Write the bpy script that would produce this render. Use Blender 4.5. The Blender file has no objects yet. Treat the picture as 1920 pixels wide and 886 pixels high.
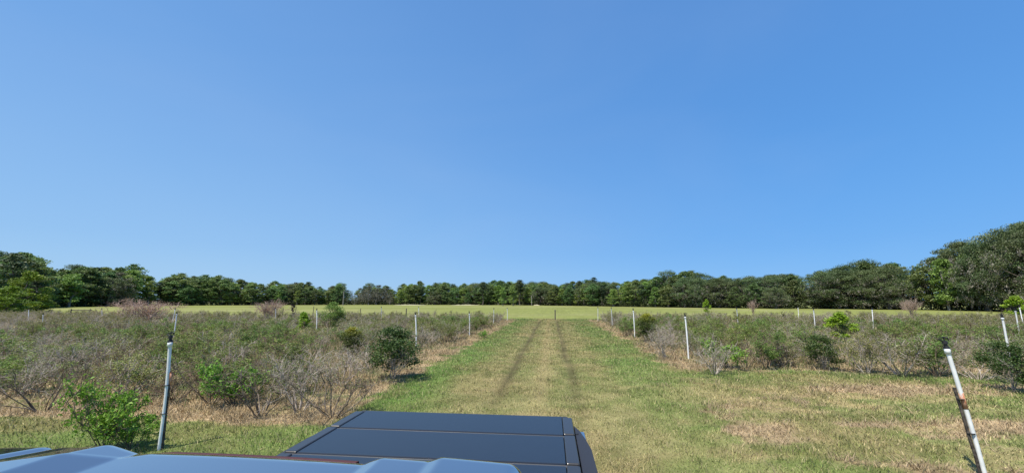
import bpy, bmesh, math, random
import numpy as np
from mathutils import Vector, Matrix
R = math.radians
scn = bpy.context.scene
COL = scn.collection

# ------------------------------------------------------------------ camera
F = 700.0; HZ = 564.0; CH = 2.2; YAW = R(5.9)
PITCH = math.atan((HZ - 443) / F)
cam = bpy.data.cameras.new('camera'); camo = bpy.data.objects.new('camera', cam); COL.objects.link(camo)
cam.sensor_width = 36; cam.lens = 36 * F / 1920; cam.clip_start = 0.03; cam.clip_end = 6000
camo.location = (0, 0, CH); camo.rotation_euler = (R(90) + PITCH, 0, YAW)
scn.camera = camo
# ------------------------------------------------------------------ light
SUN_EL = R(64); SUN_AZ = R(-138)          # azimuth from +Y towards +X
SUN_STRENGTH = 4.7; SKY_STRENGTH = 0.10; EXPOSURE = 0.38
w = bpy.data.worlds.new("World"); scn.world = w; w.use_nodes = True
nt = w.node_tree; nt.nodes.clear()
sky = nt.nodes.new('ShaderNodeTexSky'); sky.sky_type = 'NISHITA'; sky.sun_disc = False
sky.sun_elevation = SUN_EL; sky.sun_rotation = SUN_AZ
sky.altitude = 0; sky.air_density = 1.0; sky.dust_density = 0.6; sky.ozone_density = 2.0
bg = nt.nodes.new('ShaderNodeBackground'); bg.inputs[1].default_value = SKY_STRENGTH
wo = nt.nodes.new('ShaderNodeOutputWorld')
# clear deep-blue spring sky: the physical sky blended with an elevation / azimuth gradient (paler towards the west)
tcw = nt.nodes.new('ShaderNodeTexCoord'); sx_ = nt.nodes.new('ShaderNodeSeparateXYZ'); nt.links.new(tcw.outputs['Generated'], sx_.inputs[0])
def wramp(stops):
    r_ = nt.nodes.new('ShaderNodeValToRGB'); el = r_.color_ramp.elements; r_.color_ramp.interpolation = 'B_SPLINE'
    while len(el) < len(stops): el.new(.5)
    for e_, (p_, c_) in zip(el, stops): e_.position = p_; e_.color = (*c_, 1)
    nt.links.new(sx_.outputs[2], r_.inputs[0]); return r_
ra = wramp([(0.0, (.195, .50, .94)), (.12, (.142, .425, .91)), (.4, (.092, .325, .80)), (.8, (.11, .27, .64)), (1, (.10, .24, .58))])
rb = wramp([(0.0, (.38, .62, .90)), (.12, (.29, .55, .90)), (.4, (.185, .42, .85)), (.8, (.125, .32, .72)), (1, (.10, .26, .62))])
dt = nt.nodes.new('ShaderNodeVectorMath'); dt.operation = 'DOT_PRODUCT'; dt.inputs[1].default_value = (-.98, .17, 0)
nt.links.new(tcw.outputs['Generated'], dt.inputs[0])
mz = nt.nodes.new('ShaderNodeMapRange'); mz.interpolation_type = 'SMOOTHSTEP'; mz.inputs[1].default_value = -.45; mz.inputs[2].default_value = 1.0
nt.links.new(dt.outputs['Value'], mz.inputs[0])
m1 = nt.nodes.new('ShaderNodeMix'); m1.data_type = 'RGBA'; nt.links.new(mz.outputs[0], m1.inputs[0]); nt.links.new(ra.outputs[0], m1.inputs[6]); nt.links.new(rb.outputs[0], m1.inputs[7])
hz = nt.nodes.new('ShaderNodeTexNoise'); hz.inputs['Scale'].default_value = 1.6; hz.inputs['Detail'].default_value = 4; hz.inputs['Distortion'].default_value = .6
hmp = nt.nodes.new('ShaderNodeMapping'); hmp.inputs['Rotation'].default_value = (0, .5, .3); hmp.inputs['Scale'].default_value = (1, 1, 2.6)
nt.links.new(tcw.outputs['Generated'], hmp.inputs[0]); nt.links.new(hmp.outputs[0], hz.inputs['Vector'])
hr = nt.nodes.new('ShaderNodeMapRange'); hr.inputs[1].default_value = .42; hr.inputs[2].default_value = .75; hr.inputs[3].default_value = 0; hr.inputs[4].default_value = .10
nt.links.new(hz.outputs['Fac'], hr.inputs[0])
m0 = m1; m1 = nt.nodes.new('ShaderNodeMix'); m1.data_type = 'RGBA'; nt.links.new(hr.outputs[0], m1.inputs[0]); nt.links.new(m0.outputs[2], m1.inputs[6]); m1.inputs[7].default_value = (.42, .58, .85, 1)
sc_ = nt.nodes.new('ShaderNodeVectorMath'); sc_.operation = 'SCALE'; sc_.inputs['Scale'].default_value = 1 / (SKY_STRENGTH * 2 ** EXPOSURE)
nt.links.new(m1.outputs[2], sc_.inputs[0])
m2 = nt.nodes.new('ShaderNodeMix'); m2.data_type = 'RGBA'; m2.inputs[0].default_value = .88; nt.links.new(sky.outputs[0], m2.inputs[6]); nt.links.new(sc_.outputs[0], m2.inputs[7])
nt.links.new(m2.outputs[2], bg.inputs[0]); nt.links.new(bg.outputs[0], wo.inputs[0])
sl = bpy.data.lights.new('sun', 'SUN'); sl.energy = SUN_STRENGTH; sl.angle = R(0.5); sl.color = (1.0, 0.93, 0.80)
so = bpy.data.objects.new('sun', sl); COL.objects.link(so)
sd = Vector((math.sin(SUN_AZ) * math.cos(SUN_EL), math.cos(SUN_AZ) * math.cos(SUN_EL), math.sin(SUN_EL)))
so.rotation_euler = sd.to_track_quat('Z', 'Y').to_euler(); so.location = (-30, 40, 60)
scn.view_settings.view_transform = 'Standard'; scn.view_settings.look = 'None'
scn.view_settings.exposure = EXPOSURE; scn.view_settings.gamma = 1
scn.render.engine = 'CYCLES'
scn.cycles.max_bounces = 6; scn.cycles.transparent_max_bounces = 8

# ------------------------------------------------------------------ survey helpers
fv = np.array([-math.sin(YAW) * math.cos(PITCH), math.cos(YAW) * math.cos(PITCH), math.sin(PITCH)])
rv = np.array([math.cos(YAW), math.sin(YAW), 0.0]); uv = np.cross(rv, fv); C0 = np.array([0, 0, CH])
def P(x, y, z=0.0):
    d = fv + rv * (x - 960) / F - uv * (y - 443) / F
    return C0 + d * ((z - CH) / d[2])
def Q(pt):
    d = np.array(pt, float) - C0
    return 960 + F * (d @ rv) / (d @ fv), 443 - F * (d @ uv) / (d @ fv), d @ fv

def _hash(ix, iy, s):
    h = (ix * 374761393 + iy * 668265263 + s * 1442695041) & 0xffffffff
    h = ((h ^ (h >> 13)) * 1274126177) & 0xffffffff
    return ((h ^ (h >> 16)) & 0xffff) / 65535.0
def vnoise(x, y, s=0):
    x = np.asarray(x, float); y = np.asarray(y, float)
    ix = np.floor(x).astype(np.int64); iy = np.floor(y).astype(np.int64)
    fx = x - ix; fy = y - iy; fx = fx * fx * (3 - 2 * fx); fy = fy * fy * (3 - 2 * fy)
    a = _hash(ix, iy, s); b = _hash(ix + 1, iy, s); c = _hash(ix, iy + 1, s); d = _hash(ix + 1, iy + 1, s)
    return (a * (1 - fx) + b * fx) * (1 - fy) + (c * (1 - fx) + d * fx) * fy
def fbm(x, y, s=0, o=4):
    t = 0; a = 0.5; n = 0
    for i in range(o):
        t = t + a * vnoise(x, y, s + i * 17); n += a; a *= 0.55; x = np.asarray(x) * 2.03 + 11.3; y = np.asarray(y) * 2.03 + 5.7
    return t / n
def sst(a, b, x): t = np.clip((np.asarray(x, float) - a) / (b - a), 0, 1); return t * t * (3 - 2 * t)
def gz(x, y):
    near = 1 - sst(60, 110, np.hypot(x, y))
    rut = -0.035 * (np.exp(-((np.asarray(x) + 1.3) / .2) ** 2) + np.exp(-((np.asarray(x) - .56) / .2) ** 2))
    return (0.10 * (fbm(np.asarray(x) * .35, np.asarray(y) * .35, 3) - .5) + rut) * near

LE, RE = -4.3, 4.4                       # edges of the mown lane
def left_block(x, y):  return sst(0, .9, LE - .4 * (fbm(y * .5, x * 0, 41) - .5) * 4 - x) * sst(-.5, .6, y - (7.4 + .05 * (-x - 4))) * (1 - sst(-.6, .8, y - 45))
def right_block(x, y): return sst(0, .9, x - RE + .4 * (fbm(y * .5, x * 0, 43) - .5) * 4) * sst(-.5, .6, y - (13.4 - .12 * (x - 4))) * (1 - sst(-.6, .8, y - 45))
def mix(a, b, t): t = np.asarray(t)[..., None]; return a * (1 - t) + b * t
GREEN = np.array([.120, .190, .045]); OLIVE = np.array([.205, .195, .075]); TAN = np.array([.32, .255, .128])
STRAW = np.array([.40, .30, .18]); FIELD = np.array([.215, .235, .068]); WEED = np.array([.17, .16, .085]); DARKG = np.array([.082, .068, .034])
def strawness(x, y):
    n = fbm(x * .9, y * 1.6, 71); n2 = fbm(x * .35, y * .8, 75)
    lb = left_block(x, y); rb = right_block(x, y)
    lm = sst(-.9, .2, -(x - LE)) * sst(.2, 1.0, y - 6.0) * (1 - sst(-.5, 1, y - 45))
    ln = (x < -4.0) * sst(-.3, .5, y - (6.5 + .05 * (-x - 4))) * (1 - sst(-.5, .6, y - 8.6))
    rm = sst(-1.3, .2, x - RE) * sst(0, 1.5, y - 12.3) * (1 - sst(-.5, 1, y - 45))
    rs = sst(3, 4.5, x) * np.exp(-((y - (10.0 + .12 * (x - 3))) / .8) ** 4) * 1.15 + 1.1 * sst(2.4, 3.4, x) * np.exp(-((y - (7.1 + .16 * (x - 3))) / .6) ** 4) * sst(.42, .55, n2) + .9 * sst(3.0, 4, x) * np.exp(-((y - 5.9) / .4) ** 4) * sst(.45, .55, n2)
    base = np.maximum.reduce([lm * .95, ln * .98, rm * .92, rs * .85 * sst(.25, .45, n2), .5 * lb, .5 * rb, .46 * sst(1.6, 3, x) * (1 - sst(12, 14, y))])
    return np.clip(sst(.56, .98, base + (n - .5) * 1.1 + (fbm(x * 4.2, y * 5.5, 78, 3) - .5) * .8), 0, 1)
def ground_rgb(x, y):
    x = np.asarray(x, float); y = np.asarray(y, float)
    n = fbm(x * .55, y * .55, 5); m = fbm(x * 2.1, y * 2.1, 9); b = fbm(x * .16, y * .16, 13)
    lane = np.abs(x + .35)
    c = mix(GREEN, OLIVE, sst(.40, .62, n))
    dry = sst(2.9, 1.2, lane) if False else 1 - sst(1.4, 3.0, lane + (n - .5) * 1.8)
    c = mix(c, mix(OLIVE * 1.05, TAN, sst(.35, .62, m * .6 + b * .4)), dry * .68)
    nr = sst(1.2, 2.6, x) * (1 - sst(10.5, 13, y) * .7)                     # dry patchy grass near the camera on the right
    c = mix(c, mix(OLIVE * 1.05, TAN * 1.05, sst(.36, .60, m * .5 + n * .5)), nr * .95)
    c = mix(c, OLIVE * 1.05, .6 * (x < -3) * (1 - sst(6.8, 8, y)))
    c = mix(c, GREEN * 1.05, .55 * sst(.5, .66, fbm(x * .4 + 7, y * .9, 23)) * (1 - dry))
    wob = .12 * (vnoise(y * .3, y * 0, 3) - .5)
    trk = (np.exp(-((x + 1.3 + wob) / .15) ** 2) + np.exp(-((x - .56 + wob) / .14) ** 2)) * sst(6, 12, y) * (1 - sst(42, 48, y)) * (.62 + .75 * fbm(x * 3, y * .8, 15, 3))
    mid = np.exp(-((x + .3) / .24) ** 2) * sst(5, 12, y) * (1 - sst(40, 50, y))
    c = mix(c, TAN * 1.1, mid * .65); c = mix(c, DARKG, np.clip(trk, 0, 1) * .85)
    c = mix(c, GREEN * 1.15, .38 * sst(1.9, 2.6, lane) * (1 - sst(3.4, 4.6, lane)) * sst(.36, .5, fbm(x * .7, y * .3, 29)) * sst(5, 8, y))
    c = mix(c, GREEN * 1.15, .6 * np.exp(-((y - 45.0) / 2.2) ** 2) * (np.abs(x + .3) > 1.3) * (np.abs(x) < 8))
    lb = left_block(x, y) + right_block(x, y)
    c = mix(c, mix(WEED, GREEN * 1.05, sst(.42, .6, n)), np.clip(lb, 0, 1) * .8)
    c = mix(c, STRAW * (.75 + .5 * m)[..., None], strawness(x, y))
    fld = sst(46, 52, y + (n - .5) * 3) + sst(52, 56, np.abs(x) - (y * .9)) * 0
    fc = mix(FIELD * .84, FIELD * 1.16, fbm(x * .02, y * .22, 31)); fc = mix(fc, np.array([.30, .29, .13]), .5 * sst(.48, .7, fbm(x * .02 + 3, y * .09, 33)))
    c = mix(c, fc, np.clip(fld, 0, 1))
    return np.clip(c * (.64 + .40 * m + .24 * fbm(x * 6.5, y * 4.5, 19, 2))[..., None], 0, 1)

# ------------------------------------------------------------------ mesh helpers
def mesh_np(name, V, Fc, attrs=None, smooth=False):
    V = np.asarray(V, np.float32); Fc = np.asarray(Fc, np.int32); k = Fc.shape[1]; n = len(Fc)
    me = bpy.data.meshes.new(name)
    me.vertices.add(len(V)); me.vertices.foreach_set('co', V.ravel())
    me.loops.add(n * k); me.loops.foreach_set('vertex_index', Fc.ravel())
    me.polygons.add(n); me.polygons.foreach_set('loop_start', np.arange(0, n * k, k, dtype=np.int32))
    if smooth: me.polygons.foreach_set('use_smooth', np.ones(n, bool))
    me.update(calc_edges=True)
    for an, (typ, dom, arr) in (attrs or {}).items():
        a = me.attributes.new(an, typ, dom)
        a.data.foreach_set({'FLOAT': 'value', 'FLOAT_COLOR': 'color'}[typ], np.asarray(arr, np.float32).ravel())
    return me
def link(name, me, mat=None, parent=None):
    o = bpy.data.objects.new(name, me); COL.objects.link(o)
    if mat is not None and len(me.materials) == 0: me.materials.append(mat)
    if parent is not None: o.parent = parent
    return o
def tag(o, label=None, cat=None, group=None, kind=None):
    for k, v in (('label', label), ('category', cat), ('group', group), ('kind', kind)):
        if v: o[k] = v
    return o
def empty(name, loc, rz=0.0, label=None, cat=None, group=None):
    o = bpy.data.objects.new(name, None); COL.objects.link(o); o.location = loc; o.rotation_euler = (0, 0, rz)
    o.empty_display_size = .2
    return tag(o, label, cat, group)
def instance(name, parts, loc, rz, scale, label, cat, group=None, tilt=(0, 0)):
    """a thing: an Empty with one child per part; parts share mesh data between things"""
    e = empty(name, loc, rz, label, cat, group); e.rotation_euler = (tilt[0], tilt[1], rz); e.scale = scale
    for pn, me in parts:
        c = bpy.data.objects.new(pn, me); COL.objects.link(c); c.parent = e
    return e
def tube_arrays(pts, rad, k=4):
    pts = np.asarray(pts, float); n = len(pts); rad = np.asarray(rad, float)
    t = np.gradient(pts, axis=0); t /= np.linalg.norm(t, axis=1)[:, None] + 1e-9
    ref = np.array([0, 0, 1.0]) if abs(t[0][2]) < .9 else np.array([1.0, 0, 0])
    a = np.cross(t, ref); a /= np.linalg.norm(a, axis=1)[:, None] + 1e-9; b = np.cross(t, a)
    an = np.arange(k) * 2 * math.pi / k
    V = pts[:, None, :] + rad[:, None, None] * (a[:, None, :] * np.cos(an)[None, :, None] + b[:, None, :] * np.sin(an)[None, :, None])
    i = np.arange(n - 1)[:, None] * k; j = np.arange(k)[None, :]; j2 = (j + 1) % k
    Fc = np.stack([i + j, i + j2, i + k + j2, i + k + j], -1).reshape(-1, 4)
    return V.reshape(-1, 3), Fc
class Tubes:
    def __init__(s): s.V = []; s.F = []; s.n = 0
    def add(s, pts, rad, k=4):
        V, Fc = tube_arrays(pts, rad, k); s.V.append(V); s.F.append(Fc + s.n); s.n += len(V)
    def mesh(s, name, smooth=True): return mesh_np(name, np.concatenate(s.V), np.concatenate(s.F), smooth=smooth)
def leaf_cards(cent, size, rng, v, up=.3, aspect=.55, droop=None):
    """folded diamond leaves: cent (n,3), size (n,), v (n,) tint -> V,F,v per face"""
    n = len(cent)
    nor = rng.normal(size=(n, 3)); nor[:, 2] = np.abs(nor[:, 2]) + up; nor /= np.linalg.norm(nor, axis=1)[:, None]
    d = rng.normal(size=(n, 3))
    if droop is not None: d = d * .25 + np.array([0, 0, -1.0])
    d -= nor * (d * nor).sum(1)[:, None]; d /= np.linalg.norm(d, axis=1)[:, None] + 1e-9
    s = np.cross(nor, d); L = size[:, None]; W = L * aspect
    V = np.stack([cent - d * L * .5, cent + s * W * .5 + nor * L * .1, cent + d * L * .5, cent - s * W * .5 + nor * L * .1], 1).reshape(-1, 3)
    i = np.arange(n)[:, None] * 4
    Fc = np.concatenate([i + np.array([[0, 1, 2]]), i + np.array([[0, 2, 3]])], 1).reshape(-1, 3)
    return V, Fc, np.repeat(v, 2)

# ------------------------------------------------------------------ materials
def M(name):
    m = bpy.data.materials.new(name); m.use_nodes = True
    return m, m.node_tree, m.node_tree.nodes['Principled BSDF']
def setc(b, c, rough=.6, spec=.5, metal=0.0):
    b.inputs['Base Color'].default_value = (*c, 1); b.inputs['Roughness'].default_value = rough
    b.inputs['Specular IOR Level'].default_value = spec; b.inputs['Metallic'].default_value = metal
def ramp(nt, stops, src):
    r = nt.nodes.new('ShaderNodeValToRGB'); el = r.color_ramp.elements
    while len(el) < len(stops): el.new(.5)
    for e, (p, c) in zip(el, stops): e.position = p; e.color = (*c, 1)
    nt.links.new(src, r.inputs[0]); return r
def noisy(name, c1, c2, scale=8, rough=.6, spec=.4, metal=0, bump=0.0, detail=4):
    m, nt, b = M(name); setc(b, c1, rough, spec, metal)
    tc = nt.nodes.new('ShaderNodeTexCoord'); n = nt.nodes.new('ShaderNodeTexNoise')
    n.inputs['Scale'].default_value = scale; n.inputs['Detail'].default_value = detail
    nt.links.new(tc.outputs['Object'], n.inputs['Vector'])
    r = ramp(nt, [(.35, c1), (.65, c2)], n.outputs['Fac']); nt.links.new(r.outputs[0], b.inputs['Base Color'])
    if bump:
        bp = nt.nodes.new('ShaderNodeBump'); bp.inputs['Strength'].default_value = bump; bp.inputs['Distance'].default_value = .02
        nt.links.new(n.outputs['Fac'], bp.inputs['Height']); nt.links.new(bp.outputs[0], b.inputs['Normal'])
    return m
def leaf_mat(name, dark, light, tip=None, trans=.28, objvar=.25, rough=.5):
    m, nt, b = M(name); setc(b, light, rough, .35)
    at = nt.nodes.new('ShaderNodeAttribute'); at.attribute_name = 'v'
    oi = nt.nodes.new('ShaderNodeObjectInfo')
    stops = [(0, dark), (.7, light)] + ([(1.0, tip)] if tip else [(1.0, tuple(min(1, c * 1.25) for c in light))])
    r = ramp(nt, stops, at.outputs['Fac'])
    hs = nt.nodes.new('ShaderNodeHueSaturation')
    mr = nt.nodes.new('ShaderNodeMapRange'); mr.inputs[3].default_value = 1 - objvar; mr.inputs[4].default_value = 1 + objvar
    mh = nt.nodes.new('ShaderNodeMapRange'); mh.inputs[3].default_value = .5 - .035 * objvar / .25; mh.inputs[4].default_value = .5 + .025 * objvar / .25
    ml = nt.nodes.new('ShaderNodeMath'); ml.operation = 'MULTIPLY'; ml.inputs[1].default_value = 7.31
    fr = nt.nodes.new('ShaderNodeMath'); fr.operation = 'FRACT'
    nt.links.new(oi.outputs['Random'], mr.inputs[0]); nt.links.new(oi.outputs['Random'], ml.inputs[0]); nt.links.new(ml.outputs[0], fr.inputs[0])
    nt.links.new(fr.outputs[0], mh.inputs[0]); nt.links.new(mh.outputs[0], hs.inputs['Hue']); nt.links.new(mr.outputs[0], hs.inputs['Value'])
    nt.links.new(r.outputs[0], hs.inputs['Color']); nt.links.new(hs.outputs[0], b.inputs['Base Color'])
    tr = nt.nodes.new('ShaderNodeBsdfTranslucent'); mx = nt.nodes.new('ShaderNodeMixShader'); mx.inputs[0].default_value = trans
    nt.links.new(hs.outputs[0], tr.inputs[0]); out = nt.nodes['Material Output']
    nt.links.new(b.outputs[0], mx.inputs[1]); nt.links.new(tr.outputs[0], mx.inputs[2]); nt.links.new(mx.outputs[0], out.inputs[0])
    return m

m_ground, nt, b = M('ground_soil_grass'); setc(b, (.2, .2, .1), .95, .1)
at = nt.nodes.new('ShaderNodeAttribute'); at.attribute_name = 'col'
tc = nt.nodes.new('ShaderNodeTexCoord')
n1 = nt.nodes.new('ShaderNodeTexNoise'); n1.inputs['Scale'].default_value = 26; n1.inputs['Detail'].default_value = 8; n1.inputs['Roughness'].default_value = .7
n2 = nt.nodes.new('ShaderNodeTexNoise'); n2.inputs['Scale'].default_value = .9; n2.inputs['Detail'].default_value = 9; n2.inputs['Roughness'].default_value = .75
mp = nt.nodes.new('ShaderNodeMapping'); mp.inputs['Scale'].default_value = (.35, 1, 1)
nt.links.new(tc.outputs['Object'], n1.inputs['Vector']); nt.links.new(tc.outputs['Object'], mp.inputs[0]); nt.links.new(mp.outputs[0], n2.inputs['Vector'])
ad = nt.nodes.new('ShaderNodeMath'); ad.operation = 'ADD'; nt.links.new(n1.outputs['Fac'], ad.inputs[0]); nt.links.new(n2.outputs['Fac'], ad.inputs[1])
mr = nt.nodes.new('ShaderNodeMapRange'); mr.inputs[1].default_value = .7; mr.inputs[2].default_value = 1.3; mr.inputs[3].default_value = .66; mr.inputs[4].default_value = 1.34
nt.links.new(ad.outputs[0], mr.inputs[0])
vm = nt.nodes.new('ShaderNodeVectorMath'); vm.operation = 'SCALE'; nt.links.new(at.outputs['Color'], vm.inputs[0]); nt.links.new(mr.outputs[0], vm.inputs['Scale'])
nt.links.new(vm.outputs[0], b.inputs['Base Color'])
bp = nt.nodes.new('ShaderNodeBump'); bp.inputs['Strength'].default_value = .6; bp.inputs['Distance'].default_value = .05
nt.links.new(n1.outputs['Fac'], bp.inputs['Height']); nt.links.new(bp.outputs[0], b.inputs['Normal'])

m_blade, nt, b = M('grass_blade'); setc(b, (.2, .2, .1), .65, .25)
at = nt.nodes.new('ShaderNodeAttribute'); at.attribute_name = 'col'
tr = nt.nodes.new('ShaderNodeBsdfTranslucent'); mx = nt.nodes.new('ShaderNodeMixShader'); mx.inputs[0].default_value = .25
nt.links.new(at.outputs['Color'], b.inputs['Base Color']); nt.links.new(at.outputs['Color'], tr.inputs[0])
nt.links.new(b.outputs[0], mx.inputs[1]); nt.links.new(tr.outputs[0], mx.inputs[2]); nt.links.new(mx.outputs[0], nt.nodes['Material Output'].inputs[0])

m_twig = noisy('grey_twig_bark', (.21, .175, .145), (.60, .525, .45), 7, .9, .1)
m_twig_brown = noisy('brown_twig_bark', (.11, .080, .058), (.36, .27, .20), 7, .9, .1)
m_twig_dark = noisy('dark_twig_bark', (.10, .078, .06), (.27, .225, .18), 5, .9, .1)
m_pinktwig = noisy('pinkish_dry_twig', (.36, .26, .21), (.50, .38, .31), 3, .9, .1)
m_bark = noisy('tree_bark', (.09, .075, .06), (.20, .17, .145), 3, .95, .1, bump=.5)
m_barkpale = noisy('pale_tree_bark', (.22, .20, .175), (.36, .33, .30), 3, .95, .1, bump=.4)
m_leaf_olive = leaf_mat('olive_shrub_leaf', (.075, .098, .026), (.205, .245, .07), (.34, .35, .13))
m_leaf_green = leaf_mat('green_shrub_leaf', (.055, .11, .016), (.165, .255, .05), (.31, .40, .10), objvar=.2)
m_leaf_bright = leaf_mat('bright_shrub_leaf', (.09, .19, .02), (.19, .38, .04), (.34, .52, .10), objvar=.08)
m_leaf_lime = leaf_mat('lime_shrub_leaf', (.14, .25, .015), (.27, .42, .03), (.38, .50, .06), objvar=.06)
m_leaf_dark = leaf_mat('dark_shrub_leaf', (.03, .062, .014), (.075, .125, .028), (.17, .22, .06), objvar=.1)
m_leaf_gold = leaf_mat('gold_tipped_leaf', (.03, .06, .010), (.16, .18, .02), (.36, .36, .04), objvar=.05)
m_leaf_black = leaf_mat('near_black_leaf', (.006, .009, .006), (.012, .018, .01), objvar=.05, trans=.05)
m_leaf_rust = leaf_mat('rust_dry_leaf', (.22, .12, .07), (.40, .23, .15), objvar=.1)
m_tree = leaf_mat('woodland_leaf', (.055, .10, .036), (.155, .235, .072), (.26, .34, .12), trans=.2, objvar=.28)
m_tree_light = leaf_mat('light_woodland_leaf', (.11, .18, .04), (.24, .36, .08), (.34, .46, .12), trans=.25, objvar=.18)
m_tree_lime = leaf_mat('lime_woodland_leaf', (.085, .13, .012), (.17, .26, .025), (.26, .34, .04), trans=.28, objvar=.08)
m_oak = leaf_mat('oak_leaf', (.05, .082, .033), (.135, .19, .072), (.23, .28, .12), trans=.18, objvar=.22)
m_pine = leaf_mat('pine_needle', (.032, .060, .030), (.070, .115, .052), (.11, .16, .07), trans=.1, objvar=.2)
m_greyleaf = leaf_mat('sparse_grey_leaf', (.075, .085, .05), (.14, .145, .09), (.20, .19, .13), trans=.2, objvar=.15)
m_moss = leaf_mat('spanish_moss', (.16, .15, .125), (.30, .275, .23), trans=.15, objvar=.15)
m_under = leaf_mat('undergrowth_leaf', (.03, .046, .018), (.075, .10, .036), (.12, .15, .06), trans=.15, objvar=0)

# ------------------------------------------------------------------ ground
def axis(a, b, s, far, g=1.12):
    c = list(np.arange(a, b + 1e-6, s)); st = s
    lo = []; x = a
    while x > -far: st *= g; st = min(st, 60); x -= st; lo.append(x)
    hi = []; x = c[-1]; st = s
    while x < far: st *= g; st = min(st, 60); x += st; hi.append(x)
    return np.array(lo[::-1] + c + hi)
gx = axis(-16, 16, .14, 2600); gy = axis(0, 47, .14, 2600)
GX, GY = np.meshgrid(gx, gy); nx, ny = len(gx), len(gy)
V = np.stack([GX, GY, gz(GX, GY)], -1).reshape(-1, 3)
ii = (np.arange(ny - 1)[:, None] * nx + np.arange(nx - 1)[None, :]).reshape(-1, 1)
rgb = ground_rgb(GX.ravel(), GY.ravel()); rgba = np.concatenate([rgb, np.ones((len(rgb), 1))], 1)
g = link('ground', mesh_np('ground', V, ii + np.array([[0, 1, nx + 1, nx]]), {'col': ('FLOAT_COLOR', 'POINT', rgba)}, smooth=True), m_ground)
tag(g, kind='structure')

# ------------------------------------------------------------------ grasses (stuff)
rng = np.random.default_rng(4)
def scatter(n, dmin, dmax, power=1.0, amin=-64, amax=60):
    """random spots in the sector the lane looks over, density falling with distance"""
    u = rng.random(n); r = (dmin ** (2 - power) + u * (dmax ** (2 - power) - dmin ** (2 - power))) ** (1 / (2 - power))
    a = np.radians(amin + (amax - amin) * rng.random(n))
    return r * np.sin(a), r * np.cos(a), r
def blades(name, x, y, h, wd, col, lean, seg2=True):
    n = len(x); z = gz(x, y); th = rng.random(n) * 2 * np.pi; ld = rng.random(n) * 2 * np.pi
    base = np.stack([x, y, z - .01], 1); side = np.stack([np.cos(th), np.sin(th), 0 * th], 1) * (wd * .5)[:, None]
    L = np.stack([np.cos(ld), np.sin(ld), 0 * ld], 1) * (h * lean)[:, None]
    up = np.zeros((n, 3)); up[:, 2] = h * np.sqrt(np.clip(1 - np.minimum(lean, .97) ** 2, .05, 1))
    mid = base + L * .35 + up * .6; tip = base + L + up
    V = np.stack([base - side, base + side, mid + side * .7, mid - side * .7, tip], 1).reshape(-1, 3)
    i = np.arange(n)[:, None] * 5
    Fc = np.concatenate([i + [[0, 1, 2]], i + [[0, 2, 3]], i + [[3, 2, 4]]], 1).reshape(-1, 3)
    ca = np.concatenate([col, np.ones((n, 1))], 1)
    return link(name, mesh_np(name, V, Fc, {'col': ('FLOAT_COLOR', 'POINT', np.repeat(ca, 5, 0))}), m_blade)
# mown lane grass
x, y, r = scatter(800000, 2.6, 48, 1.1)
lb = left_block(x, y) + right_block(x, y); stw = strawness(x, y)
hidden = (x > -1.5) & (x < .23) & (y < 2.8)
k = (lb < .6) & ~hidden & (rng.random(len(x)) > stw * .55); x, y, r = x[k], y[k], r[k]
tuft = fbm(x * 3.1, y * 3.1, 51); lanec = 1 - sst(1.4, 3.2, np.abs(x + .35))
h = (.035 + .075 * sst(.4, .75, tuft) * rng.random(len(x)) + .025 * rng.random(len(x))) * (1 - .25 * lanec) * (1 + r / 60)
h *= 1 - .6 * sst(9, 14, y) * np.clip(np.exp(-((x + 1.3) / .12) ** 2) + np.exp(-((x - .56) / .12) ** 2), 0, 1)
c = ground_rgb(x, y) * (.55 + .9 * fbm(x * 7, y * 5, 57, 3))[:, None]; q = rng.random(len(x))[:, None]
c = np.where(q < .30, c * .3 + np.array([.36, .29, .17]) * .7, np.where(q > .66, c * .6 + np.array([.11, .17, .04]) * .4, c)) * (.65 + 1.7 * rng.random((len(x), 1)) ** 1.3)
tag(blades('lane_grass', x, y, h, .003 + .0009 * r, np.clip(c, 0, 1),   .3 + .65 * rng.random(len(x))),
    'short mown grass with dry and green patches over the lane', 'grass', kind='stuff')
# straw litter along shrub rows
x, y, r = scatter(420000, 4.5, 46, 1.2); k = rng.random(len(x)) < strawness(x, y) * .95; x, y, r = x[k], y[k], r[k]
c = STRAW[None, :] * (.55 + .85 * rng.random((len(x), 1))) * np.where(rng.random((len(x), 1)) < .5, np.array([[1, 1, 1]]), np.array([[1.05, 1.12, 1.15]]))
big = fbm(x * 1.3, y * 1.3, 61)
tag(blades('dry_straw', x, y, .07 + .20 * sst(.35, .7, big) * rng.random(len(x)) + .05 * rng.random(len(x)), .004 + .0011 * r, np.clip(c, 0, 1), .55 + .45 * rng.random(len(x))),
    'matted tan dry grass lying along the edges of the shrub rows', 'dry grass', kind='stuff')
# tall weeds inside the overgrown rows
x, y, r = scatter(260000, 6.5, 50, .75, -66, 56); k = (left_block(x, y) + right_block(x, y)) > .35 + .3 * rng.random(len(x)); x, y, r = x[k], y[k], r[k]
n = fbm(x * .7, y * .7, 81); q = rng.random(len(x))[:, None]
nearf = np.minimum(sst(0, 3.5, LE - x) + sst(0, 3.5, x - RE), 1) * sst(0, 3.0, np.where(x < 0, y - 7.6, y - 13.2))
c = np.where(q < .55, np.array([[.40, .33, .21]]), np.where(q < .75, np.array([[.19, .20, .085]]), np.array([[.12, .17, .045]]))) * (.65 + .7 * rng.random((len(x), 1)))
c = c * (.8 + .4 * n)[:, None]
edge = sst(.3, 1.0, left_block(x, y) + right_block(x, y))
tag(blades('tall_weeds', x, y, (.10 + .50 * rng.random(len(x)) ** 2.0 * (.5 + n)) * (.35 + .65 * nearf), .005 + .00105 * r, np.clip(c, 0, 1), .25 + .65 * rng.random(len(x))),
    'tan and green tall weeds filling the ground between the shrubs', 'weeds', kind='stuff')

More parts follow.
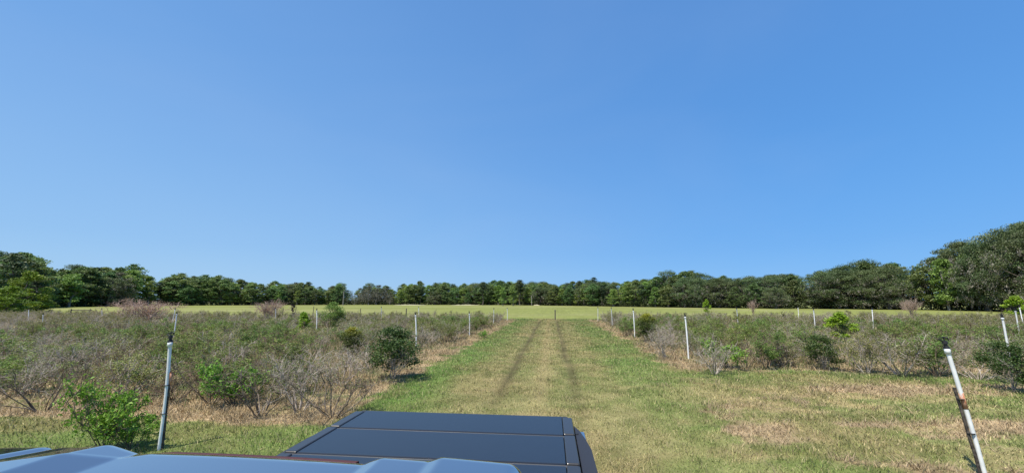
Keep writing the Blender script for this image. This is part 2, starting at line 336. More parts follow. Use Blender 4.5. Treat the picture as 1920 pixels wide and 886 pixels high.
# ------------------------------------------------------------------ shrubs
def branchlet(p0, d, L, rng, n=4, wob=.25, up=.12):
    pts = [np.array(p0, float)]; d = np.array(d, float)
    for i in range(n):
        d = d + rng.normal(size=3) * wob + np.array([0, 0, up]); d /= np.linalg.norm(d)
        pts.append(pts[-1] + d * L / n)
    return np.array(pts), d
def make_shrub(seed, h, spread, stems, twigs, kids, leaves, lsize, bark, lmat, name, top=0.0, tmin=.35, lowres=False, aspect=.5, upw=.12):
    rng = np.random.default_rng(seed); T = Tubes(); ends = []
    for s in range(stems):
        a = rng.random() * 6.283; tl = spread * (.25 + .75 * rng.random())
        d0 = np.array([math.cos(a) * tl, math.sin(a) * tl, 1.0]); d0 /= np.linalg.norm(d0)
        L = h * (.75 + .4 * rng.random()) / max(.55, d0[2]) * .8
        p0 = np.array([math.cos(a), math.sin(a), 0]) * .09 * rng.random(); p0[2] = -.05
        pts, dd = branchlet(p0, d0, L, rng, 5, .14, .03)
        T.add(pts, np.linspace(.013, .005, len(pts)) * (h / 1.3), 3 if lowres else 4)
        for t in range(twigs):
            f = tmin + (1 - tmin) * rng.random(); i = min(int(f * 5), 4); q = pts[i] + (pts[i + 1] - pts[i]) * (f * 5 - i)
            d1 = (pts[i + 1] - pts[i]) / np.linalg.norm(pts[i + 1] - pts[i]) + rng.normal(size=3) * .65
            L1 = L * (.42 - .2 * f) * (.7 + .6 * rng.random())
            p1, _ = branchlet(q, d1, L1, rng, 3, .3, upw)
            T.add(p1, np.linspace(.006, .003, len(p1)) * (h / 1.3), 3)
            for kk in range(kids):
                g = .25 + .75 * rng.random(); j = min(int(g * 3), 2); q2 = p1[j] + (p1[j + 1] - p1[j]) * (g * 3 - j)
                d2 = (p1[j + 1] - p1[j]) / (np.linalg.norm(p1[j + 1] - p1[j]) + 1e-9) + rng.normal(size=3) * .8
                p2, _ = branchlet(q2, d2, L1 * .55 * (.6 + .7 * rng.random()), rng, 2, .35, upw)
                T.add(p2, [.0042, .0034, .0026], 3); ends.append(p2[-1]); ends.append(p2[1])
    parts = [('stems', T.mesh(name + '_stems'))]; parts[0][1].materials.append(bark)
    if leaves:
        e = np.array(ends); e = e[e[:, 2] > top * h] if top else e
        e = e[vnoise(e[:, 0] * 6 + 31, e[:, 1] * 6 + e[:, 2] * 5, seed + 5) > .46]      # leaves sit in sprays, not everywhere
        k = rng.integers(0, len(e), leaves); cl = vnoise(e[k][:, 0] * 5 + 9, e[k][:, 2] * 5 + e[k][:, 1] * 4, seed)
        cc = e[k] + rng.normal(size=(leaves, 3)) * .045
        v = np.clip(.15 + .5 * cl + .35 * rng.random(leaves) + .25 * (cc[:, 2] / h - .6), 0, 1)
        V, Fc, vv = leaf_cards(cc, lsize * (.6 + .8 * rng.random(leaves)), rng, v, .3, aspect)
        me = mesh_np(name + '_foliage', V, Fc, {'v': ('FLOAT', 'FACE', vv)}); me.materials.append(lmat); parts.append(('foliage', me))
    return parts
SH = {}
SH['bare'] = [make_shrub(10 + i, 1.3, .95, 11, 6, 6, 520, .04, m_twig, m_leaf_olive, 'bare_shrub') for i in range(4)]
SH['brown'] = [make_shrub(20 + i, 1.2, .9, 10, 6, 5, 620, .04, m_twig_brown, m_leaf_olive, 'brown_shrub') for i in range(2)]
SH['olive'] = [make_shrub(30 + i, 1.3, .85, 11, 6, 5, 2300, .044, m_twig, m_leaf_olive, 'olive_shrub', top=.3) for i in range(4)]
SH['green'] = [make_shrub(40 + i, 1.3, .8, 10, 6, 5, 2600, .052, m_twig_brown, m_leaf_green, 'green_shrub', top=.25) for i in range(3)]
SH['leggy'] = [make_shrub(50 + i, 1.3, .95, 9, 6, 5, 330, .035, m_twig_dark, m_leaf_olive, 'leggy_shrub', tmin=.5) for i in range(3)]
SPH = make_shrub(60, 1.15, .85, 11, 7, 5, 2500, .072, m_twig_dark, m_leaf_bright, 'bright_shrub', tmin=.35, top=.15)
SDEAD = make_shrub(65, 2.3, .42, 26, 8, 9, 0, .03, m_pinktwig, m_leaf_rust, 'dead_shrub', tmin=.45)

LAB = {'bare': ('grey nearly leafless twiggy shrub among the overgrown rows %s of the lane', 'leafless_shrub'),
       'brown': ('brown-stemmed dry shrub with few leaves in the rows %s of the lane', 'dry_shrub'),
          'leggy': ('dark-stemmed leggy shrub with bare lower branches in the rows %s of the lane', 'leggy_shrub'),
       'olive': ('olive-leaved twiggy shrub among the overgrown rows %s of the lane', 'leafy_shrub'),
       'green': ('fresh green-leaved shrub among the greyer rows %s of the lane', 'green_shrub')}
def make_tree(seed, h, cr, base, clumps, per, card, leafm, barkm, name, shape='round', moss=0, trunk_r=.25, clump_r=1.0, lean=.03):
    rng = np.random.default_rng(seed); T = Tubes()
    top = np.array([rng.normal() * lean * h, rng.normal() * lean * h, h * .86])
    tp = [np.array([0, 0, -.3]), top * .25 + rng.normal(size=3) * [.2, .2, 0], top * .5 + rng.normal(size=3) * [.35, .35, 0], top * .75 + rng.normal(size=3) * [.3, .3, 0], top]
    T.add(tp, [trunk_r * 1.35, trunk_r, trunk_r * .75, trunk_r * .5, trunk_r * .15], 7)
    cs = []
    while len(cs) < clumps:
        z = rng.random(); a = rng.random() * 6.283
        if shape == 'round': prof = math.sin(math.pi * min(1, (z * .93 + .10))) ** .55
        elif shape == 'tall': prof = (1 - z) ** .55 * (.55 + .45 * min(1, z * 4))
        elif shape == 'pine': prof = math.sin(math.pi * min(1, z * .85 + .15)) ** .8 * (.5 + .5 * rng.random())
        elif shape == 'oak': prof = (1 - z ** 2.2) ** .5 * (.75 + .25 * min(1, z * 3))
        prof *= .62 + .72 * vnoise(np.array([a * 1.4]), np.array([z * 4.0]), seed)[0]
        rr_ = cr * prof * (rng.random() ** .38)
        cs.append([math.cos(a) * rr_, math.sin(a) * rr_, h * (base + (1 - base) * z * .95)])
    cs = np.array(cs)
    for c in cs[::2]:
        t = min(.95, max(.12, (c[2] - .16 * h - .25 * np.hypot(c[0], c[1])) / (h * .86)))
        j = min(int(t * 4), 3); q = tp[j] + (tp[j + 1] - tp[j]) * (t * 4 - j)
        m1 = q + (c - q) * .5 + rng.normal(size=3) * .3 + [0, 0, -.1 * np.linalg.norm(c - q)]
        r0 = trunk_r * (.42 - .25 * t); T.add([q, m1, c], [r0, r0 * .6, r0 * .2], 4)
    tm = T.mesh(name + '_trunk'); tm.materials.append(barkm)
    n = clumps * per; k = np.repeat(np.arange(clumps), per)
    g_ = rng.normal(size=(n, 3)); g_ /= np.linalg.norm(g_, axis=1)[:, None]; rad = rng.random(n) ** .45 * clump_r * np.repeat(.6 + .7 * rng.random(clumps), per)
    cc = cs[k] + g_ * rad[:, None] * np.array([1.15, 1.15, .62])
    tone = np.repeat(rng.random(clumps), per)
    v = np.clip(.12 + .5 * tone + .35 * rng.random(n), 0, 1)
    V, Fc, vv = leaf_cards(cc, card * (.55 + .8 * rng.random(n)), rng, v, .35, .7)
    cm = mesh_np(name + '_crown', V, Fc, {'v': ('FLOAT', 'FACE', vv)}); cm.materials.append(leafm)
    parts = [('trunk', tm), ('crown', cm)]
    if moss:
        low = cs[cs[:, 2] < h * .75]; kk = rng.integers(0, len(low), moss); st = []
        for i in kk:
            p = low[i] + rng.normal(size=3) * [1, 1, .4]; L = .5 + 1.2 * rng.random(); m_ = 14
            st.append(p + np.stack([rng.normal(size=m_) * .16, rng.normal(size=m_) * .16, -rng.random(m_) * L], 1))
        st = np.concatenate(st); st[:, 2] = np.maximum(st[:, 2], .6)
        V, Fc, vv = leaf_cards(st, .38 * (.6 + .7 * rng.random(len(st))), rng, rng.random(len(st)), .0, .28, droop=True)
        mm = mesh_np(name + '_moss', V, Fc, {'v': ('FLOAT', 'FACE', vv)}); mm.materials.append(m_moss); parts.append(('hanging_moss', mm))
    return parts
def make_dense(seed, h, cr, base, clumps, per, card, lm, name, bark=None, shape='round'):
    """multi-stemmed bush with a compact leafy head made of many clumps"""
    st = make_shrub(seed, h * .8, cr * .75, 9, 6, 3, 0, .03, bark or m_twig_dark, lm, name, tmin=.2)
    parts = make_tree(seed, h * 10, cr * 10, base, clumps, per, card * 10, lm, m_twig_dark, name, shape, clump_r=cr * 3.6)
    me = parts[1][1]; me.transform(Matrix.Scale(.1, 4))
    if lm == m_leaf_gold:                     # new growth at the top is golden
        n_ = len(me.polygons); c_ = np.empty(n_ * 3, np.float32); me.polygons.foreach_get('center', c_); zz = c_.reshape(-1, 3)[:, 2]
        me.attributes['v'].data.foreach_set('value', np.clip(.15 + .95 * sst(.62, .98, zz / zz.max()) + .25 * np.random.default_rng(1).random(n_) - .1, 0, 1).astype(np.float32))
    return [('stems', st[0][1]), ('foliage', me)]
SROUND = make_dense(64, 2.2, .85, .06, 60, 130, .07, m_leaf_green, 'round_shrub')
SLIME = make_dense(61, 1.4, .42, .04, 36, 110, .075, m_leaf_lime, 'lime_shrub')
SGOLD = make_dense(63, 1.4, .55, .16, 44, 120, .055, m_leaf_gold, 'gold_shrub')
SDARK = make_dense(62, 1.4, .60, .12, 50, 120, .052, m_leaf_dark, 'dark_shrub', bark=m_twig)
SBLACK = make_dense(66, 1.6, .21, .04, 30, 130, .07, m_leaf_black, 'black_shrub')
# special shrubs: (base px, base py, parts, name, label, scale or None, topy)
special = [
    (198, 848, SPH, 'leafy_shrub', 'bright green leafy shrub in the left foreground just behind the truck roof', 700, .66),
    (245, 842, SPH, 'leafy_shrub', 'lower bright green shrub against the foot of the nearest left sprinkler riser', 760, 1.0),
    (735, 712, SDARK, 'dark_shrub', 'dark green bushy shrub standing at the lane corner left of the lane', 612, 1.0),
    (657, 668, SGOLD, 'gold_tipped_shrub', 'dark round shrub with golden yellow top leaves left of the lane', 612, 1.0),
    (567, 622, SLIME, 'lime_shrub', 'lime green upright shrub left of the round green bush', 584, .9),
    (622, 618, SROUND, 'round_shrub', 'tall round green bush rising above the left shrub rows against the field', 565, 1.0),
    (547, 600, SBLACK, 'narrow_evergreen', 'narrow nearly black evergreen poking above the left shrub rows', 564, .85),
    (276, 606, SDEAD, 'dead_bush', 'wide pinkish leafless bush standing above the left shrub rows', 556, 2.1),
    (500, 603, SDEAD, 'dead_bush', 'small pinkish leafless bush above the rows left of the narrow dark evergreen', 557, 1.3),
    (1412, 590, SDEAD, 'dead_bush', 'thin reddish leafless bush at the back of the right shrub rows', 559, .6),
    (1709, 594, SDEAD, 'dead_bush', 'round rusty leafless bush at the back of the right rows before the oaks', 556, .9),
    (1582, 645, SLIME, 'lime_shrub', 'bright green leafy shrub in the middle of the right shrub rows', 584, 1.1),
    (1327, 592, SLIME, 'lime_shrub', 'light green sprig standing above the back of the right shrub rows', 560, .6),
    (1912, 600, SLIME, 'lime_shrub', 'bright green leafy sapling at the right edge behind the leaning risers', 553, 1.0),
    (1545, 693, SDARK, 'dark_shrub', 'dark green shrub at the front edge of the right rows', 628, .9),
    (1365, 690, SPH, 'leafy_shrub', 'low green shrub at the front corner right of the first right riser', 630, 1.0),
    (1215, 640, SGOLD, 'gold_tipped_shrub', 'green and yellow shrub beside the second riser right of the lane', 586, 1.0),
    (440, 762, SPH, 'leafy_shrub', 'green leafy shrub with bare legs right of the nearest left riser', 668, .9),
    (905, 634, SPH, 'leafy_shrub', 'small green seedling at the foot of the second riser left of the lane', 618, 1.0),
    (1900, 735, SDARK, 'dark_shrub', 'dark thin shrub at the right edge behind the nearest right riser', 640, .8),
]
occupied = []
clear = [(*P(*q)[:2], w_) for q, w_ in (((1291, 672), .55), ((780, 655), .55), ((880, 630), .55), ((925, 608), .5), ((1190, 632), .5), ((1148, 612), .5), ((951, 601), .5), ((1121, 602), .5),
          ((593, 623), .35), ((516, 604), .35), ((324, 637), .4), ((321, 612), .35), ((78, 615), .35), ((715, 604), .3), ((1384, 612), .35), ((1498, 603), .3), ((1529, 623), .4), ((1638, 621), .4), ((1897, 690), .6), ((1914, 640), .5), ((1921, 620), .5), ((547, 600), .4), ((735, 712), .9), ((657, 668), .7), ((567, 622), .51), ((622, 618), .7), ((1582, 645), .7), ((1327, 592), .3), ((1545, 693), .51), ((1365, 690), .6), ((1215, 640), .5), ((276, 606), .7), ((500, 603), .5), ((586, 598), .3), ((761, 602), .3))]
for (px, py, parts, nm, lab, ty, wd) in special:
    p = P(px, py); depth = Q((p[0], p[1], 0))[2]
    h = max(.3, (py - ty) / F * depth * .97)
    zmax = .97 * max(v.co.z for v in parts[-1][1].vertices); s = h / zmax
    instance(nm, parts, (p[0], p[1], float(gz(p[0], p[1]))), random.Random(px).random() * 6.28, (s * wd, s * wd, s), lab, 'bush')
    occupied.append((p[0], p[1], .55 * wd))
rr = random.Random(11); cand = []
for side in (-1, 1):
    x0 = LE - 1.65 if side < 0 else RE + 1.3
    for i in range(40):
        for j in range(40):
            x = x0 + side * i * 2.05 + rr.gauss(0, .28); y = (8.6 if side < 0 else 14.2) + j * 1.22 + rr.gauss(0, .25) + (side < 0) * i * .06 - (side > 0) * i * .2
            if y > 44.6 or x < -84 or x > 56: continue
            X, Y, d = Q((x, y, .5))
            if d < 1 or X < -160 or X > 2080: continue
            if rr.random() < .05: continue
            if any(abs((x * b - y * a) / math.hypot(a, b)) < w_ + .3 and -.3 < (math.hypot(a, b) - math.hypot(x, y)) < (7.0 if w_ in (.9, .7, .51) else 3.0 + 2.5 * (w_ < .5)) for a, b, w_ in clear): continue
            if any((x - a) ** 2 + (y - b) ** 2 < (c + .25) ** 2 for a, b, c in occupied): continue
            n = float(fbm(x * .22, y * .22, 91)); q = n + rr.gauss(0, .17)
            green = .40 if side < 0 else .345 - .06 * min(1, max(0, (x - 9) / 10))
            kd = 'bare' if q < green + .02 else ('brown' if q < green + .07 else ('olive' if q < green + .17 else 'green'))
            if side > 0 and kd == 'bare' and rr.random() < .35: kd = 'olive'
            if rr.random() < .06: kd = 'green'
            cand.append((math.hypot(x, y), x, y, kd, side))
for (px, py, kd) in [(622, 782, 'leggy'), (560, 770, 'bare'), (488, 778, 'leggy'), (425, 745, 'green'), (395, 757, 'leggy'), (330, 750, 'brown'), (85, 770, 'leggy'), (30, 745, 'bare'), (150, 745, 'leggy'), (235, 748, 'olive'),
                     (575, 735, 'leggy'), (640, 722, 'bare'), (690, 690, 'bare'), (520, 725, 'olive'), (15, 705, 'olive'), (120, 712, 'bare'),
                     (1340, 700, 'bare'), (1400, 690, 'leggy'), (1475, 690, 'leggy'), (1625, 700, 'olive'), (1690, 705, 'olive'), (1760, 705, 'green'), (1835, 712, 'olive'), (1250, 672, 'bare'), (1225, 655, 'leggy'), (1440, 685, 'olive')]:
    q_ = P(px, py); cand.append((math.hypot(q_[0], q_[1]), float(q_[0]), float(q_[1]), kd, -1 if px < 960 else 1))
cand.sort(); SHR = []; SHO = []
far_parts = {'stems': [], 'foliage': []}
NIND = 290
for i, (d, x, y, kd, side) in enumerate(cand):
    parts = rr.choice(SH[kd]); s = rr.uniform(.8, 1.12); s2 = (rr.uniform(.84, 1.24) if side < 0 else rr.uniform(.92, 1.36)) / max(v.co.z for v in parts[0][1].vertices); rz = rr.random() * 6.28
    if rr.random() < .12: s *= .8; s2 *= .8
    if i < NIND:
        wside = 'left' if side < 0 else 'right'
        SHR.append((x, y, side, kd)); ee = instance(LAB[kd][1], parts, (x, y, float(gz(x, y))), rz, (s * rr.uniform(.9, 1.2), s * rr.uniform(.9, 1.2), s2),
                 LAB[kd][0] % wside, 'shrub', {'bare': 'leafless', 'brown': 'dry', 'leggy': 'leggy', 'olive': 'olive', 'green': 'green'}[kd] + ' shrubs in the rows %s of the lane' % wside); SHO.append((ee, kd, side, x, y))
    else:
        for pn, me in parts: far_parts[pn].append((me, x, y, rz, s2))
# the rest of the rows, far back: one mass
def merge(lst, name):
    cache = {}; Vs = []; Fs = []; vs = []; n = 0
    for me, x, y, rz, s in lst:
        if me.name not in cache:
            v = np.empty(len(me.vertices) * 3, np.float32); me.vertices.foreach_get('co', v)
            f = np.empty(len(me.loops), np.int32); me.loops.foreach_get('vertex_index', f)
            k = me.polygons[0].loop_total; f = f.reshape(-1, k)
            a = np.full(len(f), .5, np.float32)
            if 'v' in me.attributes: me.attributes['v'].data.foreach_get('value', a)
            v = v.reshape(-1, 3)
            if name == 'foliage': st = slice(None)
            else:                                # keep the thin twigs coarse far away: every second tube ring set
                st = slice(None)
            cache[me.name] = (v, f[st], a[st])
        v, f, a = cache[me.name]; c, sn = math.cos(rz) * s, math.sin(rz) * s
        V = np.stack([v[:, 0] * c - v[:, 1] * sn + x, v[:, 0] * sn + v[:, 1] * c + y, v[:, 2] * s + float(gz(x, y))], 1)
        Vs.append(V); Fs.append(f + n); vs.append(a); n += len(V)
    return np.concatenate(Vs), np.concatenate(Fs), np.concatenate(vs)
V, Fc, vv = merge(far_parts['stems'], 'stems')
root = link('far_shrub_rows', mesh_np('far_shrub_rows', V, Fc), m_twig)
tag(root, 'hazy grey-green mass of farther shrubs at the back of both blocks', 'shrub mass', kind='stuff')
V, Fc, vv = merge(far_parts['foliage'], 'foliage')
link('foliage', mesh_np('far_foliage', V, Fc, {'v': ('FLOAT', 'FACE', vv)}), m_leaf_olive, root)
print('shrubs', len(cand), 'far verts', len(V))

# ------------------------------------------------------------------ trees
TR = {
 'broad': [make_tree(100 + i, 14, 4.6, .13, 85, 75, .42, m_tree, m_bark, 'broadleaf', 'round') for i in range(4)],
 'light': [make_tree(110 + i, 13, 3.6, .12, 60, 75, .40, m_tree_light, m_barkpale, 'light_tree', 'tall') for i in range(2)],
 'pine': [make_tree(120 + i, 16, 3.0, .5, 34, 80, .38, m_pine, m_bark, 'pine', 'pine', trunk_r=.2, clump_r=.95) for i in range(2)],
 'oak': [make_tree(130 + i, 14, 6.4, .14, 110, 190, .22, m_oak, m_bark, 'oak', 'oak', moss=230, trunk_r=.5, clump_r=1.25) for i in range(3)],
 'grey': [make_tree(140, 13, 4.2, .2, 60, 34, .38, m_greyleaf, m_barkpale, 'grey_tree', 'round', moss=60)],
 'lime': [make_tree(150, 7, 3.6, .06, 75, 110, .24, m_tree_lime, m_bark, 'lime_tree', 'tall', trunk_r=.14, clump_r=.7)],
}
THT = {'broad': 14, 'light': 13, 'pine': 16.3, 'oak': 14, 'grey': 13, 'lime': 7}
edge = np.array([(-150, -10), (-128, 45), (-150, 85), (-185, 128), (-190, 165), (-160, 195), (-121, 212), (-75, 220), (-25, 212), (5, 190), (36, 145), (56, 128), (76, 120), (94, 108), (98, 88), (88, 60), (92, 25), (95, -10)], float)
seg = np.hypot(*np.diff(edge, axis=0).T); cum = np.concatenate([[0], np.cumsum(seg)])
def along(s, off=0.0):
    s = min(max(s, 0), cum[-1] - .01); i = int(np.searchsorted(cum, s, side='right') - 1); t = (s - cum[i]) / seg[i]
    p = edge[i] * (1 - t) + edge[i + 1] * t; d = (edge[i + 1] - edge[i]) / seg[i]
    nrm = np.array([-d[1], d[0]])                # away from the field
    return p + nrm * off
TOPX = [-400, 0, 30, 50, 90, 120, 150, 190, 240, 270, 330, 400, 470, 540, 575, 605, 635, 652, 690, 720, 738, 760, 800, 850, 905, 975, 1010, 1050, 1100, 1150, 1190, 1240, 1310, 1370, 1450, 1530, 1600, 1690, 1745, 1790, 1850, 1880, 1925, 2300]
TOPY = [440, 478, 482, 502, 507, 504, 497, 506, 499, 512, 515, 519, 527, 530, 529, 545, 533, 546, 532, 537, 546, 528, 531, 533, 530, 525, 530, 534, 525, 530, 521, 513, 512, 521, 516, 509, 499, 484, 489, 462, 450, 430, 420, 400]
rt = random.Random(5); ntree = 0; TRO = []
KN = {'broad': ('broadleaf_tree', 'tree'), 'light': ('pale_green_tree', 'tree'), 'pine': ('pine_tree', 'pine'), 'oak': ('oak_tree', 'oak'), 'grey': ('sparse_grey_tree', 'tree'), 'lime': ('lime_green_tree', 'tree')}
def where(px):
    if px < 130: return 'at the left end of the treeline'
    if px < 420: return 'in the treeline left of the pinkish bush gap' if px < 200 else 'in the treeline behind the wide pinkish bush'
    if px < 650: return 'in the treeline behind the round green bush'
    if px < 960: return 'in the treeline beyond the left shrub corner'
    if px < 1130: return 'in the treeline beyond the end of the lane'
    if px < 1400: return 'in the treeline beyond the right shrub corner'
    if px < 1740: return 'in the treeline behind the right shrub rows'
    return 'in the tall oak stand at the right edge'
KL = {'broad': 'dark green rounded broadleaf tree', 'light': 'lighter green narrow tree', 'pine': 'dark pine with a small high crown', 'oak': 'dark spreading oak hung with grey moss', 'grey': 'thin greyish half-bare tree', 'lime': 'yellow-green low tree'}
for row, (off, step, hs) in enumerate([(0, 4.5, .88), (4.5, 4.9, .96), (10, 5.4, 1.0), (17, 6.2, 1.0)]):
    s = rt.random() * 4
    while s < cum[-1]:
        p = along(s, off + rt.gauss(0, 1.6)); X, Y, d = Q((p[0], p[1], 0)); st = step * rt.uniform(.75, 1.3)
        s += st
        if d < 5 or X < -330 or X > 2250: continue
        gap = 640 < X < 668
        if gap and row > 0: continue
        ty = np.interp(X, TOPX, TOPY); h = CH + (HZ - ty) / F * d
        oaky = X > 1280; 
        if oaky: kd = rt.choices(['oak', 'broad', 'light'], [6, 3, .6])[0]
        elif X > 700: kd = rt.choices(['broad', 'oak', 'light', 'pine'], [6, 2, 3.4, .7])[0]
        else: kd = rt.choices(['broad', 'light', 'oak', 'pine', 'grey'], [6, 3.4, .8, .5, .5])[0]
        if 655 < X < 735 and row < 2: kd = 'grey'
        h *= hs * rt.uniform(.93, 1.12) * (1.0 if kd != 'pine' else 1.07) * (.9 if kd == 'light' else 1)
        if gap: h *= .7
        if row == 0 and rt.random() < .3: h *= .78
        sc = h / THT[kd]; wsc = sc * rt.uniform(1.1, 1.4)
        if d < 100: wsc = sc * 1.0
        lab = KL[kd] + ' ' + where(X)
        ee = instance(KN[kd][0], rt.choice(TR[kd]), (p[0], p[1], -.1), rt.random() * 6.28, (wsc, wsc * rt.uniform(.9, 1.1), sc), lab, KN[kd][1], KL[kd] + ' group ' + where(X))
        ntree += 1; TRO.append((ee, kd, row, X, d, h))
for (px, py, ty, kd, wd, nm, lab) in [
        (40, 589, 507, 'lime', 1.0, 'lime_green_tree', 'yellow-green tree with pointed top at the left edge of the field'),
        (8, 592, 535, 'lime', 1.5, 'lime_green_tree', 'low spreading yellow-green tree cut by the left photo edge'),
        (72, 588, 552, 'lime', 1.3, 'lime_green_tree', 'small yellow-green bush tree at the corner where the field begins'),
        (-60, 592, 520, 'lime', 1.4, 'lime_green_tree', 'yellow-green tree outside the left edge beside the field'),
        (5, 584, 470, 'pine', 1.5, 'pine_tree', 'dark tall pine at the very left behind the yellow-green trees'),
        (633, 571, 530, 'light', 1.1, 'pale_green_tree', 'green tree with a feathery top just left of the sky gap'),
        (575, 571, 527, 'pine', 1.7, 'pine_tree', 'dark blue-green pine rising left of the sky gap'),
        (905, 572, 527, 'pine', 1.4, 'pine_tree', 'pine with a small dark round top left of the lane end'),
        (975, 572, 523, 'pine', 1.6, 'pine_tree', 'tallest dark-topped pine beyond the left end of the lane'),
        (943, 573, 537, 'light', 1.0, 'pale_green_tree', 'left one of two pale green pointed trees beyond the lane'),
        (962, 573, 534, 'light', 1.0, 'pale_green_tree', 'right one of two pale green pointed trees beyond the lane'),
        (1856, 583, 448, 'oak', .8, 'oak_tree', 'big dark oak with hanging moss near the right edge'),
        (1925, 584, 418, 'oak', .85, 'oak_tree', 'tallest oak at the right edge with sky showing under its limbs')]:
    p = P(px, py + .0); d = Q((p[0], p[1], 0))[2]; h = CH + (HZ - ty) / F * d; sc = h / THT[kd]
    instance(nm, TR[kd][-1], (p[0], p[1], -.1), px * 1.3, (sc * wd, sc * wd, sc), lab, 'tree'); ntree += 1
print('trees', ntree)
# undergrowth at the foot of the wood
rng = np.random.default_rng(77); N = 150000
s = rng.random(N) * cum[-1]; blob = vnoise(s * .22, s * 0, 5)
pts = np.array([along(a) for a in s[:N // 30]]); 
idx = np.searchsorted(cum, s, side='right') - 1; idx = np.clip(idx, 0, len(seg) - 1); t = (s - cum[idx]) / seg[idx]
p = edge[idx] * (1 - t)[:, None] + edge[idx + 1] * t[:, None]; dd = (edge[idx + 1] - edge[idx]) / seg[idx][:, None]
off = -1.5 + rng.random(N) * 11; p = p + np.stack([-dd[:, 1], dd[:, 0]], 1) * off[:, None]
hh = (1.0 + 3.0 * fbm(p[:, 0] * .3, p[:, 1] * .3, 8)) * (1 + off * .05)
cc = np.stack([p[:, 0], p[:, 1], rng.random(N) ** .8 * hh], 1)
V, Fc, vv = leaf_cards(cc, .45 * (.5 + rng.random(N)), rng, np.clip(vnoise(p[:, 0] * .5, p[:, 1] * .5, 3) * .8 + .3 * rng.random(N), 0, 1), .2, .7)
tag(link('undergrowth', mesh_np('undergrowth', V, Fc, {'v': ('FLOAT', 'FACE', vv)}), m_under), 'dark low undergrowth along the foot of the distant treeline', 'undergrowth', kind='stuff')

# ------------------------------------------------------------------ generic solid helpers
def bm_obj(name, bm, mat, parent=None, smooth=False, bevel=0.0, seg_=2, sub=0):
    me = bpy.data.meshes.new(name); bmesh.ops.recalc_face_normals(bm, faces=bm.faces); bm.to_mesh(me); bm.free()
    if smooth:
        for p_ in me.polygons: p_.use_smooth = True
    o = link(name, me, mat, parent)
    if bevel:
        md = o.modifiers.new('bevel', 'BEVEL'); md.width = bevel; md.segments = seg_; md.limit_method = 'ANGLE'; md.angle_limit = R(35)
    if sub: md = o.modifiers.new('sub', 'SUBSURF'); md.levels = md.render_levels = sub
    return o
def box(bm, x0, x1, y0, y1, z0, z1):
    v = [bm.verts.new((x, y, z)) for x in (x0, x1) for y in (y0, y1) for z in (z0, z1)]
    for f in ((0, 1, 3, 2), (4, 6, 7, 5), (0, 4, 5, 1), (2, 3, 7, 6), (0, 2, 6, 4), (1, 5, 7, 3)): bm.faces.new([v[i] for i in f])
def cyl(bm, p0, p1, r0, r1=None, k=14):
    p0 = Vector(p0); p1 = Vector(p1); r1 = r0 if r1 is None else r1; d = (p1 - p0).normalized(); a = d.orthogonal().normalized(); b_ = d.cross(a)
    A = []; B = []
    for i in range(k):
        t = 2 * math.pi * i / k; u = a * math.cos(t) + b_ * math.sin(t); A.append(bm.verts.new(p0 + u * r0)); B.append(bm.verts.new(p1 + u * r1))
    for i in range(k): j = (i + 1) % k; bm.faces.new([A[i], A[j], B[j], B[i]])
    bm.faces.new(A[::-1]); bm.faces.new(B)
def prism(bm, poly, x0, x1):                 # poly in (y,z), extruded along x
    a = [bm.verts.new((x0, y, z)) for y, z in poly]; b_ = [bm.verts.new((x1, y, z)) for y, z in poly]
    n = len(poly)
    for i in range(n): j = (i + 1) % n; bm.faces.new([a[i], a[j], b_[j], b_[i]])
    bm.faces.new(a[::-1]); bm.faces.new(b_)

